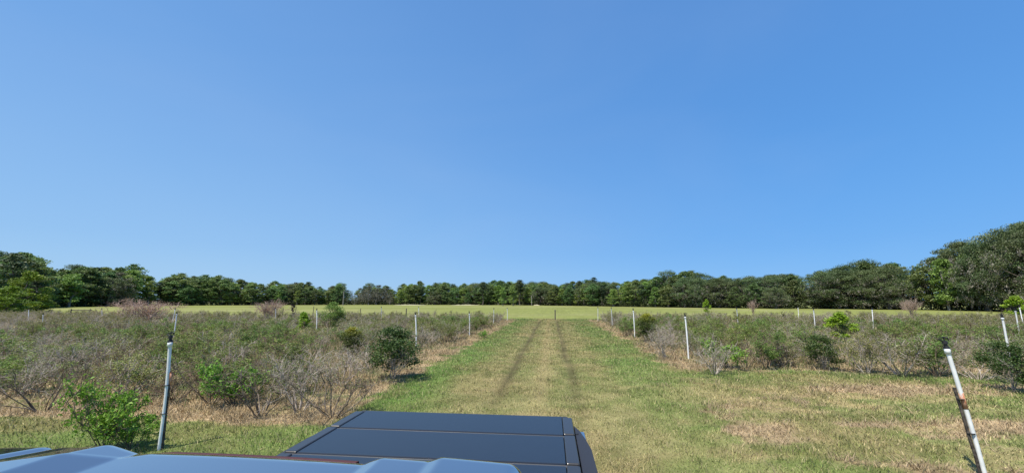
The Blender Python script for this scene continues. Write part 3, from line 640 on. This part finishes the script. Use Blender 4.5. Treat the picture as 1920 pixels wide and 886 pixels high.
# ------------------------------------------------------------------ sprinkler risers
m_pvc = noisy('weathered_white_pvc', (.72, .74, .74), (.86, .87, .86), 9, .45, .4)
m_black = noisy('black_plastic', (.012, .012, .012), (.03, .03, .03), 30, .5, .4)
m_stake = noisy('dark_weathered_stake', (.035, .03, .028), (.12, .105, .09), 22, .9, .1, bump=.6)
m_strap = noisy('orange_faded_strap', (.50, .20, .10), (.62, .36, .24), 25, .8, .1)
m_post = noisy('weathered_wood_post', (.10, .085, .065), (.19, .17, .14), 12, .95, .1, bump=.5)
def riser(bx, by, tx, ty, lab, stake=0, strapped=False, r=.028, hfix=None):
    b0 = P(bx, by); best = min((abs(np.hypot(*(P(tx, ty, z)[:2] - b0[:2]))), z) for z in np.arange(1.2, 2.15, .01))
    z = hfix or best[1]; t0 = P(tx, ty, z)
    e = empty('sprinkler_riser', (b0[0], b0[1], float(gz(b0[0], b0[1]))), 0, lab, 'sprinkler pole', 'white pipe sprinkler risers standing in the shrub rows')
    top = Vector((t0[0] - b0[0], t0[1] - b0[1], z)); ax = top.normalized(); L = top.length; hd = .15
    sag = Vector((.015, .01, 0)); tp = top - ax * hd
    pts = [Vector((0, 0, -.1))] + [tp * f + sag * math.sin(f * 3.14) for f in (.25, .5, .75, 1)]
    T = Tubes(); T.add(np.array(pts), [r] * 5, 12); me = T.mesh('pvc_pipe'); link('pipe', me, m_pvc, e)
    bm = bmesh.new(); cyl(bm, tp - ax * .07, tp + ax * .004, r * 1.35); bm_obj('coupling', bm, m_pvc, e, True)
    bm = bmesh.new()
    cyl(bm, tp, tp + ax * .03, r * 1.45, r * 1.3); cyl(bm, tp + ax * .03, tp + ax * .06, r * .8); cyl(bm, tp + ax * .06, tp + ax * .10, r * 1.25, r * 1.1)
    s = ax.cross(Vector((0, 1, 0))).normalized(); f = s.cross(ax)
    cyl(bm, tp + ax * .075 - s * .01, tp + ax * .125 + s * .065, r * .55, r * .35, 8)       # nozzle barrel
    cyl(bm, tp + ax * .10, tp + ax * .15, r * .35, r * .3, 8)                                  # spring post
    cyl(bm, tp + ax * .135 - s * .05, tp + ax * .145 + s * .05, r * .3, r * .25, 6)            # swing arm
    cyl(bm, tp + ax * .145 - s * .045, tp + ax * .105 - s * .055, r * .45, r * .3, 6); cyl(bm, tp + ax * .145, tp + ax * .155, r * .7, r * .6, 8)
    bm_obj('sprinkler_head', bm, m_black, e, False)
    if stake:
        off = Vector((.032 * stake, .022, 0)); pl = []
        for i in range(9):
            f_ = i / 8 * .62; pl.append(top * f_ + off + Vector((random.Random(i).uniform(-.004, .004), 0, 0)) + Vector((0, 0, -.1 if i == 0 else 0)))
        T = Tubes(); T.add(np.array(pl), [.017] * 9, 6); link('stake', T.mesh('stake'), m_stake, e)
        if strapped:
            for f_, rr_ in ((.30, .048), (.54, .046)):
                c = top * f_ + off * .45; bm = bmesh.new(); cyl(bm, c - ax * .004, c + ax * .004, rr_ * .82, rr_ * .82, 16); bm_obj('wire_tie', bm, m_black, e, True)
    if strapped and stake < 0:              # rusty orange tape wound round the pipe
        c0 = top * .47 + sag * .99; c1 = top * .585 + sag * .96; bm = bmesh.new(); cyl(bm, c0, c1, r * 1.12, r * 1.06, 14); bm_obj('tape_wrap', bm, m_strap, e, True)
    if strapped and stake > 0:
        c = top * .60 + Vector((.022 * stake, .03, 0)); bm = bmesh.new(); cyl(bm, c - ax * .11, c + ax * .07, .027, .03, 12)
        cyl(bm, c + ax * .07, c + ax * .10, .03, .018, 10); bm_obj('strap', bm, m_strap, e, True)
    return e
riser(298, 842, 321, 622, 'nearest left white sprinkler riser with black head and dark stake behind it', 1, True, r=.023)
riser(1851, 900, 1769, 634, 'nearest right leaning white riser with orange wrap and rough dark stake', -1, True, r=.023)
riser(1291, 672, 1284, 585, 'white riser with black head at the front corner of the right rows', 1, False)
riser(780, 655, 779, 585, 'white riser just right of the dark green bushy shrub', 0)
riser(880, 630, 880, 583, 'white riser second nearest on the left edge of the lane', 0)
riser(925, 608, 926, 577, 'white riser third along the left edge of the lane', 0)
riser(951, 601, 951, 576, 'farthest white riser on the left edge of the lane', 0)
riser(1190, 632, 1187, 577, 'white riser beside the yellow-green shrub on the right lane edge', 0)
riser(1148, 612, 1146, 576, 'white riser third along the right edge of the lane', 0)
riser(1121, 602, 1121, 575, 'farthest white riser on the right edge of the lane', 0)
riser(593, 623, 594, 578, 'white riser between the lime shrub and the round green bush', 0)
riser(516, 604, 517, 576, 'white riser right of the small pinkish leafless bush', 0)
riser(324, 637, 332, 583, 'leaning white riser just above the head of the nearest left riser', 0)
riser(321, 612, 329, 577, 'leaning thin white riser right of the wide pinkish bush', 0)
riser(78, 615, 81, 586, 'white riser near the left photo edge before the yellow-green trees', 0)
riser(52, 607, 54, 578, 'small far white riser under the yellow-green trees', 0)
riser(190, 606, 191, 577, 'small far white riser before the low rail in the left field', 0)
riser(715, 604, 715, 574, 'small far white riser in the middle of the left block', 0)
riser(785, 601, 785, 574, 'thin far white riser behind the riser by the dark shrub', 0)
riser(1384, 612, 1381, 576, 'white riser left of the thin reddish bush in the right rows', 0)
riser(1498, 603, 1496, 574, 'small far white riser at the back of the right rows', 0)
riser(1529, 623, 1525, 577, 'white riser left of the bright green shrub in the right rows', 0)
riser(1638, 621, 1635, 577, 'white riser right of the bright green shrub in the right rows', 0)
riser(1897, 690, 1878, 587, 'leaning white riser with dark cap second from the right photo edge', 0)
riser(1914, 640, 1903, 578, 'tilted white riser close to the right photo edge', 0)
riser(1921, 620, 1911, 573, 'rearmost tilted white riser at the right photo edge', 0)

# ------------------------------------------------------------------ posts, poles, rail
def post(px, py, ty, lab, r=.06, mat=m_post, name='fence_post', grp='wooden posts standing in the field'):
    p = P(px, py); d = Q((p[0], p[1], 0))[2]; h = (py - ty) / F * d
    bm = bmesh.new(); cyl(bm, (0, 0, -.2), (rr.uniform(-.02, .02), 0, h * .97), r, r * .92, 10); cyl(bm, (0, 0, h * .97), (0, 0, h), r * .9, r * .5, 10)
    o = bm_obj(name, bm, mat, smooth=False); o.location = (p[0], p[1], float(gz(p[0], p[1])))
    return tag(o, lab, 'post' if name == 'fence_post' else 'utility pole', grp)
post(1041, 599, 580, 'short dark wooden post standing alone in the field beyond the lane', .075)
post(761, 602, 578, 'dark thin post in front of the field behind the left shrubs', .06)
post(586, 598, 574, 'thin grey post between the dark evergreen and the round bush', .04)
post(529, 597, 577, 'thin grey post left of the narrow dark evergreen', .04)
post(675, 598, 578, 'thin dark post right of the round green bush', .05)
post(643, 572, 546, 'pale utility pole standing in the sky gap of the treeline', .22, m_barkpale, 'utility_pole', 'pale poles before the treeline')
post(997, 573, 554, 'pale utility pole against the dark trees beyond the lane', .18, m_barkpale, 'utility_pole', 'pale poles before the treeline')
def rail(px0, px1, py, ty, lab):
    a = P(px0, py); b_ = P(px1, py); L = float(np.hypot(*(b_ - a)[:2])); d = Q((a[0], a[1], 0))[2]; h = (py - ty) / F * d
    e = empty('rail_fence', (a[0], a[1], 0), math.atan2(b_[1] - a[1], b_[0] - a[0]), lab, 'fence')
    n = max(2, int(L / 2.6) + 1)
    for i in range(n):
        bm = bmesh.new(); cyl(bm, (L * i / (n - 1), 0, -.2), (L * i / (n - 1), 0, h + .12), .06, .055, 8); bm_obj('post', bm, m_post, e)
    for z in (h * .97, h * .55):
        bm = bmesh.new(); box(bm, -.15, L + .15, .062, .10, z - .06, z + .06); bm_obj('rail', bm, m_post, e)
rail(130, 166, 598, 581, 'short dark two-rail fence standing in the field at left')
rail(228, 252, 597, 580, 'small dark rail fence beside the wide pinkish bush')
# pale sandy mounds at the far field edge
m_sand = noisy('pale_sand', (.33, .31, .20), (.40, .37, .26), .6, .95, .1)
for (px0, px1, py, hgt, lab) in [(738, 800, 571.6, .35, 'long pale sand mound at the far field edge'), (845, 900, 571.6, .3, 'second pale low mound at the far field edge beyond the lane'), (1000, 1012, 572.2, .5, 'tiny pale mound at the field edge before the dark trees')]:
    a = P(px0, py); b_ = P(px1, py); c = (a + b_) / 2; L = float(np.hypot(*(b_ - a)[:2]))
    nxm, nym = 40, 10; u = np.linspace(-1, 1, nxm); v_ = np.linspace(-1, 1, nym); U, W = np.meshgrid(u, v_)
    Z = hgt * np.clip(1 - U ** 2, 0, 1) ** .7 * np.clip(1 - W ** 2, 0, 1) * (.5 + vnoise(U * 6 + px0, W * 2, 3)) - .03
    V = np.stack([U * L / 2, W * 3, Z], -1).reshape(-1, 3); ii = (np.arange(nym - 1)[:, None] * nxm + np.arange(nxm - 1)[None, :]).reshape(-1, 1)
    o = link('sand_mound', mesh_np('sand_mound', V, ii + np.array([[0, 1, nxm + 1, nxm]]), smooth=True), m_sand)
    o.location = (c[0], c[1], 0); o.rotation_euler = (0, 0, math.atan2(b_[1] - a[1], b_[0] - a[0])); tag(o, lab, 'mound')

# ------------------------------------------------------------------ pickup truck (rear towards +Y)
m_paint, nt, b = M('dark_grey_metallic_paint'); setc(b, (.36, .37, .39), .10, .5, .92); b.inputs['Coat Weight'].default_value = 1; b.inputs['Coat Roughness'].default_value = .03; b.inputs['Coat IOR'].default_value = 1.9
m_cover, nt, b = M('black_vinyl_cover'); setc(b, (.014, .017, .024), .33, .8)
tc = nt.nodes.new('ShaderNodeTexCoord'); n = nt.nodes.new('ShaderNodeTexNoise'); n.inputs['Scale'].default_value = 420; n.inputs['Detail'].default_value = 3
bp = nt.nodes.new('ShaderNodeBump'); bp.inputs['Strength'].default_value = .12; bp.inputs['Distance'].default_value = .002
nt.links.new(tc.outputs['Object'], n.inputs['Vector']); nt.links.new(n.outputs['Fac'], bp.inputs['Height']); nt.links.new(bp.outputs[0], b.inputs['Normal'])
m_rail, nt, b = M('black_aluminium_rail'); setc(b, (.045, .046, .05), .3, .5, .3)
m_cap, nt, b = M('black_bed_cap'); setc(b, (.026, .025, .028), .5, .5)
m_seam, nt, b = M('rubber_seam'); setc(b, (.085, .082, .08), .4, .5)
m_glass, nt, b = M('tinted_glass'); setc(b, (.01, .012, .014), .05, .6)
m_tyre, nt, b = M('tyre_rubber'); setc(b, (.02, .02, .02), .85, .2)
m_alloy, nt, b = M('alloy_wheel'); setc(b, (.5, .5, .52), .3, .5, .9)
m_lamp, nt, b = M('red_lamp_lens'); setc(b, (.35, .01, .01), .15, .5)
m_brake, nt, b = M('dark_red_lens'); setc(b, (.11, .014, .010), .3, .4)
m_head, nt, b = M('clear_lamp_lens'); setc(b, (.6, .6, .62), .1, .5)
TXC = -.64
truck = empty('pickup_truck', (TXC, 0, 0), 0, 'dark grey pickup truck with a black folding bed cover seen over its cab roof', 'pickup truck')
def arch(cy, r=.43, n=10): return [(cy + r * math.cos(math.pi - math.pi * i / n), .45 + (r) * math.sin(math.pi * i / n)) for i in range(n + 1)]
lower = [(-2.78, .45)] + arch(-1.95) + arch(1.88) + [(2.76, .50), (2.78, 1.30), (2.70, 1.345), (1.02, 1.345), (.98, 1.12), (-1.15, 1.12), (-1.25, 1.12), (-2.45, 1.02), (-2.72, .92), (-2.80, .70)]
bm = bmesh.new(); prism(bm, lower, -.846, .846); bmesh.ops.triangulate(bm, faces=[f for f in bm.faces if len(f.verts) > 4]); bm_obj('body', bm, m_paint, truck, bevel=.03, seg_=3)
# cab greenhouse: side pillars taper inwards
def quad_slab(bm, pts, th):
    pts = [Vector(p_) for p_ in pts]; nrm = (pts[1] - pts[0]).cross(pts[2] - pts[0]).normalized() * th
    a = [bm.verts.new(p_) for p_ in pts]; b_ = [bm.verts.new(p_ - nrm) for p_ in pts]; n = len(pts)
    for i in range(n): j = (i + 1) % n; bm.faces.new([a[i], a[j], b_[j], b_[i]])
    bm.faces.new(a[::-1]); bm.faces.new(b_)
for sx in (-1, 1):
    for nm, ys in (('window', (-.98, -.28, -.62, -.22)), ('window', (-.20, .62, -.14, .50))):
        bm = bmesh.new(); quad_slab(bm, [(sx * .815, ys[0], 1.14), (sx * .815, ys[1], 1.14), (sx * .60, ys[3], 1.80), (sx * .60, ys[2], 1.80)], .012)
        bm_obj('side_window', bm, m_glass, truck)
    for (y0, y1, t0, t1) in ((-1.22, -1.0, -.72, -.64), (-.27, -.21, -.21, -.15), (.63, .90, .51, .70)):
        bm = bmesh.new(); quad_slab(bm, [(sx * .82, y0, 1.125), (sx * .82, y1, 1.125), (sx * .597, t1, 1.83), (sx * .597, t0, 1.83)], .04); bm_obj('pillar', bm, m_paint, truck)
    for dy in (-.30, .55):
        bm = bmesh.new(); box(bm, sx * .862 - .02, sx * .862 + .02, dy - .16, dy - .02, .98, 1.01); bm_obj('door_handle', bm, m_cap, truck, bevel=.006)
    bm = bmesh.new(); box(bm, sx * 1.0 - .1, sx * 1.0 + .1, -1.0, -.9, 1.12, 1.3); box(bm, min(sx * .82, sx * .92), max(sx * .82, sx * .92), -.97, -.93, 1.13, 1.17); bm_obj('side_mirror', bm, m_cap, truck, bevel=.02)
    bm = bmesh.new(); box(bm, sx * .755 - .07, sx * .755 + .07, 2.70, 2.79, .95, 1.29); bm_obj('tail_light', bm, m_lamp, truck, bevel=.015)
    bm = bmesh.new(); box(bm, sx * .66 - .18, sx * .66 + .18, -2.805, -2.70, .74, .93); bm_obj('headlight', bm, m_head, truck, bevel=.02)
    for wy in (-1.95, 1.88):
        wx = sx * .74; bm = bmesh.new()
        prof = [(.20, -.10), (.33, -.11), (.375, -.09), (.38, 0), (.375, .09), (.33, .11), (.20, .10)]; K = 36; ring = []
        for k in range(K):
            a = 2 * math.pi * k / K; ring.append([bm.verts.new((wx + px_, wy + rr_ * math.cos(a), .38 + rr_ * math.sin(a))) for rr_, px_ in prof])
        for k in range(K):
            for j in range(len(prof) - 1): bm.faces.new([ring[k][j], ring[(k + 1) % K][j], ring[(k + 1) % K][j + 1], ring[k][j + 1]])
        wh = bm_obj('wheel', bm, m_tyre, truck, True)
        bm = bmesh.new(); cyl(bm, (wx - .085, wy, .38), (wx + .085, wy, .38), .20, .20, 28); cyl(bm, (wx - .1, wy, .38), (wx + .1, wy, .38), .05, .05, 12)
        for k in range(6):
            a = k * math.pi / 3; cyl(bm, (wx + sx * .09, wy, .38), (wx + sx * .09, wy + .19 * math.cos(a), .38 + .19 * math.sin(a)), .022, .018, 6)
        bm_obj('rim', bm, m_alloy, wh, True)
bm = bmesh.new(); quad_slab(bm, [(-.76, -1.22, 1.125), (.76, -1.22, 1.125), (.56, -.66, 1.84), (-.56, -.66, 1.84)], .012); bm_obj('windshield', bm, m_glass, truck)
bm = bmesh.new(); quad_slab(bm, [(.77, .89, 1.125), (-.77, .89, 1.125), (-.57, .715, 1.83), (.57, .715, 1.83)], .012); bm_obj('rear_window', bm, m_glass, truck)
# roof sheet with pressed beads, measured from the photograph
ux = np.concatenate([np.linspace(-.64, -.58, 8), np.linspace(-.57, .55, 220), np.linspace(.555, .635, 16)])
uy = np.concatenate([np.linspace(-.80, .56, 48), np.linspace(.57, .766, 50)])
UX, UY = np.meshgrid(ux, uy)
def lin(a, b, x): return np.clip((x - a) / (b - a), 0, 1)
def roof_z(x, y):
    z = 1.903 - .016 * (x / .6) ** 2
    z = z + .022 * lin(-.545, -.515, x) * (1 - lin(-.27, -.20, x)) - .006 * lin(-.42, -.405, x) * (1 - lin(-.39, -.375, x))
    z = z + .009 * lin(.285, .315, x) + .009 * lin(.405, .43, x)
    z = z - .012 * (np.clip(.45 - y, 0, 2)) ** 2
    z = z - .06 * sst(0, 1, np.clip((-.55 - y) / .25, 0, 1))
    y0 = .715 - .10 * (1 - lin(-.34, -.16, x)) + .03 * lin(.28, .31, x)
    z = z - .16 * np.clip(y - .735, 0, 1) - .14 * np.clip(y - y0, 0, 1) * lin(0, .02, y - y0)
    z = z - .03 * lin(.745, .766, y) ** 2
    z = z - .012 * lin(.555, .58, x) ** 2 - .08 * lin(.575, .635, x) ** 1.5 - .10 * lin(-.575, -.64, x) ** 2
    return z
V = np.stack([UX, UY, roof_z(UX, UY)], -1)
a, c = V.shape[:2]; ii = (np.arange(a - 1)[:, None] * c + np.arange(c - 1)[None, :]).reshape(-1, 1)
ro = link('roof_panel', mesh_np('roof_panel', V.reshape(-1, 3), ii + np.array([[0, 1, c + 1, c]]), smooth=True), m_paint, truck)
md = ro.modifiers.new('solid', 'SOLIDIFY'); md.thickness = .02; md.offset = -1
xs_ = np.linspace(-.19, .25, 40); bm = bmesh.new()       # long red high-mounted brake light along the rear roof edge
rows_ = []
for (yy, dz) in ((.752, -.012), (.756, .0035), (.764, .005), (.780, .003), (.786, -.014)):
    rows_.append([bm.verts.new((x_, yy, float(roof_z(np.array(x_), np.array(min(yy, .757)))) + dz)) for x_ in xs_])
for i in range(4):
    for j in range(39): bm.faces.new([rows_[i][j], rows_[i][j + 1], rows_[i + 1][j + 1], rows_[i + 1][j]])
bm_obj('brake_light', bm, m_brake, truck, True)
RZ = 1.40
bm = bmesh.new(); box(bm, -.64, .64, 1.0, 2.6, .55, .58); bm_obj('bed_floor', bm, m_cap, truck)
for sx in (-1, 1):
    # bed cap: rounded at the tail corner
    x0, x1 = sx * .775, sx * .852
    pts = [(x0, 1.0), (x1, 1.0), (x1, 2.30), (sx * .835, 2.45), (sx * .81, 2.60), (sx * .785, 2.68), (x0, 2.72)]
    bm = bmesh.new(); A = [bm.verts.new((x, y, RZ - .06)) for x, y in pts]; B = [bm.verts.new((x, y, RZ - .018)) for x, y in pts]
    for i in range(len(pts)): j = (i + 1) % len(pts); bm.faces.new([A[i], A[j], B[j], B[i]])
    bm.faces.new(A[::-1]); bm.faces.new(B); cap = bm_obj('bed_rail_cap', bm, m_cap, truck, bevel=.010, seg_=3)
    bm = bmesh.new(); cyl(bm, (sx * .785, 2.54, RZ - .025), (sx * .785, 2.54, RZ - .0155), .011, .011, 10); bm_obj('stake_hole_plug', bm, m_black, cap)
    for (y0, y1) in ((1.02, 1.54), (1.56, 1.965), (1.985, 2.375), (2.395, 2.715)):
        bm = bmesh.new(); box(bm, *sorted((sx * .700, sx * .765)), y0, y1, RZ - .02, RZ + .028); bm_obj('cover_side_rail', bm, m_rail, truck, bevel=.008, seg_=3)
for k, (y0, y1) in enumerate(((1.0, 1.545), (1.555, 1.965), (1.985, 2.365), (2.385, 2.735))):
    bm = bmesh.new(); box(bm, -.698, .698, y0, y1, RZ - .02, RZ + .024); p_ = bm_obj('cover_panel', bm, m_cover, truck, bevel=.006, seg_=2)
for yy in (1.975, 2.375):
    bm = bmesh.new(); box(bm, -.755, .755, yy - .011, yy + .011, RZ - .02, RZ + .019); bm_obj('cover_hinge', bm, m_seam, truck, bevel=.003)
bm = bmesh.new(); box(bm, -.74, .74, 2.738, 2.765, RZ - .04, RZ + .020); bm_obj('tailgate_seal', bm, m_rail, truck, bevel=.008)
bm = bmesh.new(); box(bm, -.68, .68, 2.775, 2.80, .72, 1.30); tg = bm_obj('tailgate', bm, m_paint, truck, bevel=.012)
bm = bmesh.new(); box(bm, -.12, .12, 2.80, 2.815, 1.12, 1.20); bm_obj('tailgate_handle', bm, m_cap, tg, bevel=.005)
bm = bmesh.new(); box(bm, -.84, .84, 2.77, 2.92, .50, .66); bm_obj('rear_bumper', bm, m_alloy, truck, bevel=.02)
bm = bmesh.new(); box(bm, -.84, .84, -2.92, -2.79, .42, .64); bm_obj('front_bumper', bm, m_cap, truck, bevel=.03)
bm = bmesh.new(); box(bm, -.46, .46, -2.84, -2.79, .68, .94); bm_obj('grille', bm, m_cap, truck, bevel=.01)

# ------------------------------------------------------------------ labels that point at one shrub or tree
MARK = [(198, 848, 'the bright green foreground shrub'), (298, 842, 'the nearest left riser'), (735, 712, 'the dark green corner shrub'), (657, 668, 'the golden-tipped shrub'),
        (567, 622, 'the lime upright shrub'), (622, 618, 'the tall round green bush'), (276, 606, 'the wide pinkish bush'), (500, 603, 'the small pinkish bush'), (440, 762, 'the bare-legged green shrub'),
        (1582, 645, 'the bright green shrub right'), (1545, 693, 'the dark front shrub right'), (1365, 690, 'the low green corner shrub'), (1215, 640, 'the yellow-green lane shrub'),
        (1709, 594, 'the rusty round bush'), (1897, 690, 'the dark-capped leaning riser'), (780, 655, 'the first left lane riser'), (880, 630, 'the second left lane riser'), (1291, 672, 'the right corner riser'),
        (1412, 590, 'the thin reddish bush'), (1190, 632, 'the second right lane riser'), (925, 608, 'the third left lane riser'), (1148, 612, 'the third right lane riser'), (1529, 623, 'the riser left of the bright shrub')]
MK = [(P(a, b)[0], P(a, b)[1], a, n) for a, b, n in MARK]
ADJ = {'bare': 'grey leafless shrub', 'brown': 'brown dry shrub', 'leggy': 'dark-stemmed leggy shrub', 'olive': 'olive-leaved shrub', 'green': 'fresh green shrub'}
ORD = ['', 'second ', 'third ', 'fourth ', 'fifth ', 'sixth ', 'seventh ', 'eighth ', 'ninth ', 'tenth ', 'eleventh ', 'twelfth ', 'thirteenth ', 'fourteenth ', 'fifteenth ', 'sixteenth ', 'seventeenth ', 'eighteenth ', 'nineteenth ', 'twentieth ']
cnt = {}
for ee, kd, side, x, y in SHO:
    X = Q((x, y, .6))[0]; m = min([q for q in MK if q[0] * side > 0], key=lambda q: math.hypot(q[0] - x, q[1] - y)); dm = math.hypot(m[0] - x, m[1] - y)
    dist = math.hypot(x, y) - math.hypot(m[0], m[1]); dx = X - m[2]
    rel = ('behind and %s of' % ('left' if dx < 0 else 'right')) if dist > .8 and abs(dx) > 18 else ('straight behind' if dist > .8 else (('in front and %s of' % ('left' if dx < 0 else 'right')) if dist < -.8 else ('just left of' if dx < 0 else 'just right of')))
    cnt.setdefault((kd, rel, m[3]), []).append((dm, ee))
for (kd, rel, mn), L in cnt.items():
    L.sort(key=lambda t: t[0])
    for i, (dm, ee) in enumerate(L):
        o_ = ORD[i].strip() + '-nearest ' if 0 < i < 20 else ('nearest ' if len(L) > 1 and i == 0 else '')
        ee['label'] = (o_ + ADJ[kd] + ' ' + rel + ' ' + mn) if i < 20 else ADJ[kd] + ' far ' + rel + ' ' + mn
TM = [(40, 'the pointed yellow-green tree'), (276, 'the wide pinkish bush'), (500, 'the small pinkish bush'), (643, 'the pole in the sky gap'), (770, 'the long pale mound'), (872, 'the low pale mound'),
      (997, 'the pale utility pole'), (1121, 'the farthest right lane riser'), (1287, 'the right corner riser'), (1412, 'the thin reddish bush'), (1525, 'the riser left of the bright shrub'), (1635, 'the riser right of the bright shrub'), (1709, 'the rusty round bush'), (1880, 'the dark-capped leaning riser')]
RW = ['front-row ', 'second-row ', 'third-row ', 'fourth-row ', 'rearmost ']
KT = {'broad': 'dark rounded tree', 'light': 'light green tree', 'pine': 'pine', 'oak': 'mossy oak', 'grey': 'half-bare grey tree', 'lime': 'lime tree'}
cnt = {}
for ee, kd, row, X, d, h in TRO:
    m = min(TM, key=lambda q: abs(q[0] - X)); cnt.setdefault((kd, row, m, X < m[0]), []).append((abs(X - m[0]), ee))
for (kd, row, m, lft), L in cnt.items():
    L.sort(key=lambda t: t[0])
    for i, (q, ee) in enumerate(L):
        ee['label'] = (ORD[min(i, 19)] if i else ('first ' if len(L) > 1 else '')) + RW[row] + KT[kd] + ' counting ' * (len(L) > 1) + (' ' if len(L) == 1 else '') + ('left' if lft else 'right') + ' from ' * (len(L) > 1) + ' of ' * (len(L) == 1) + m[1]
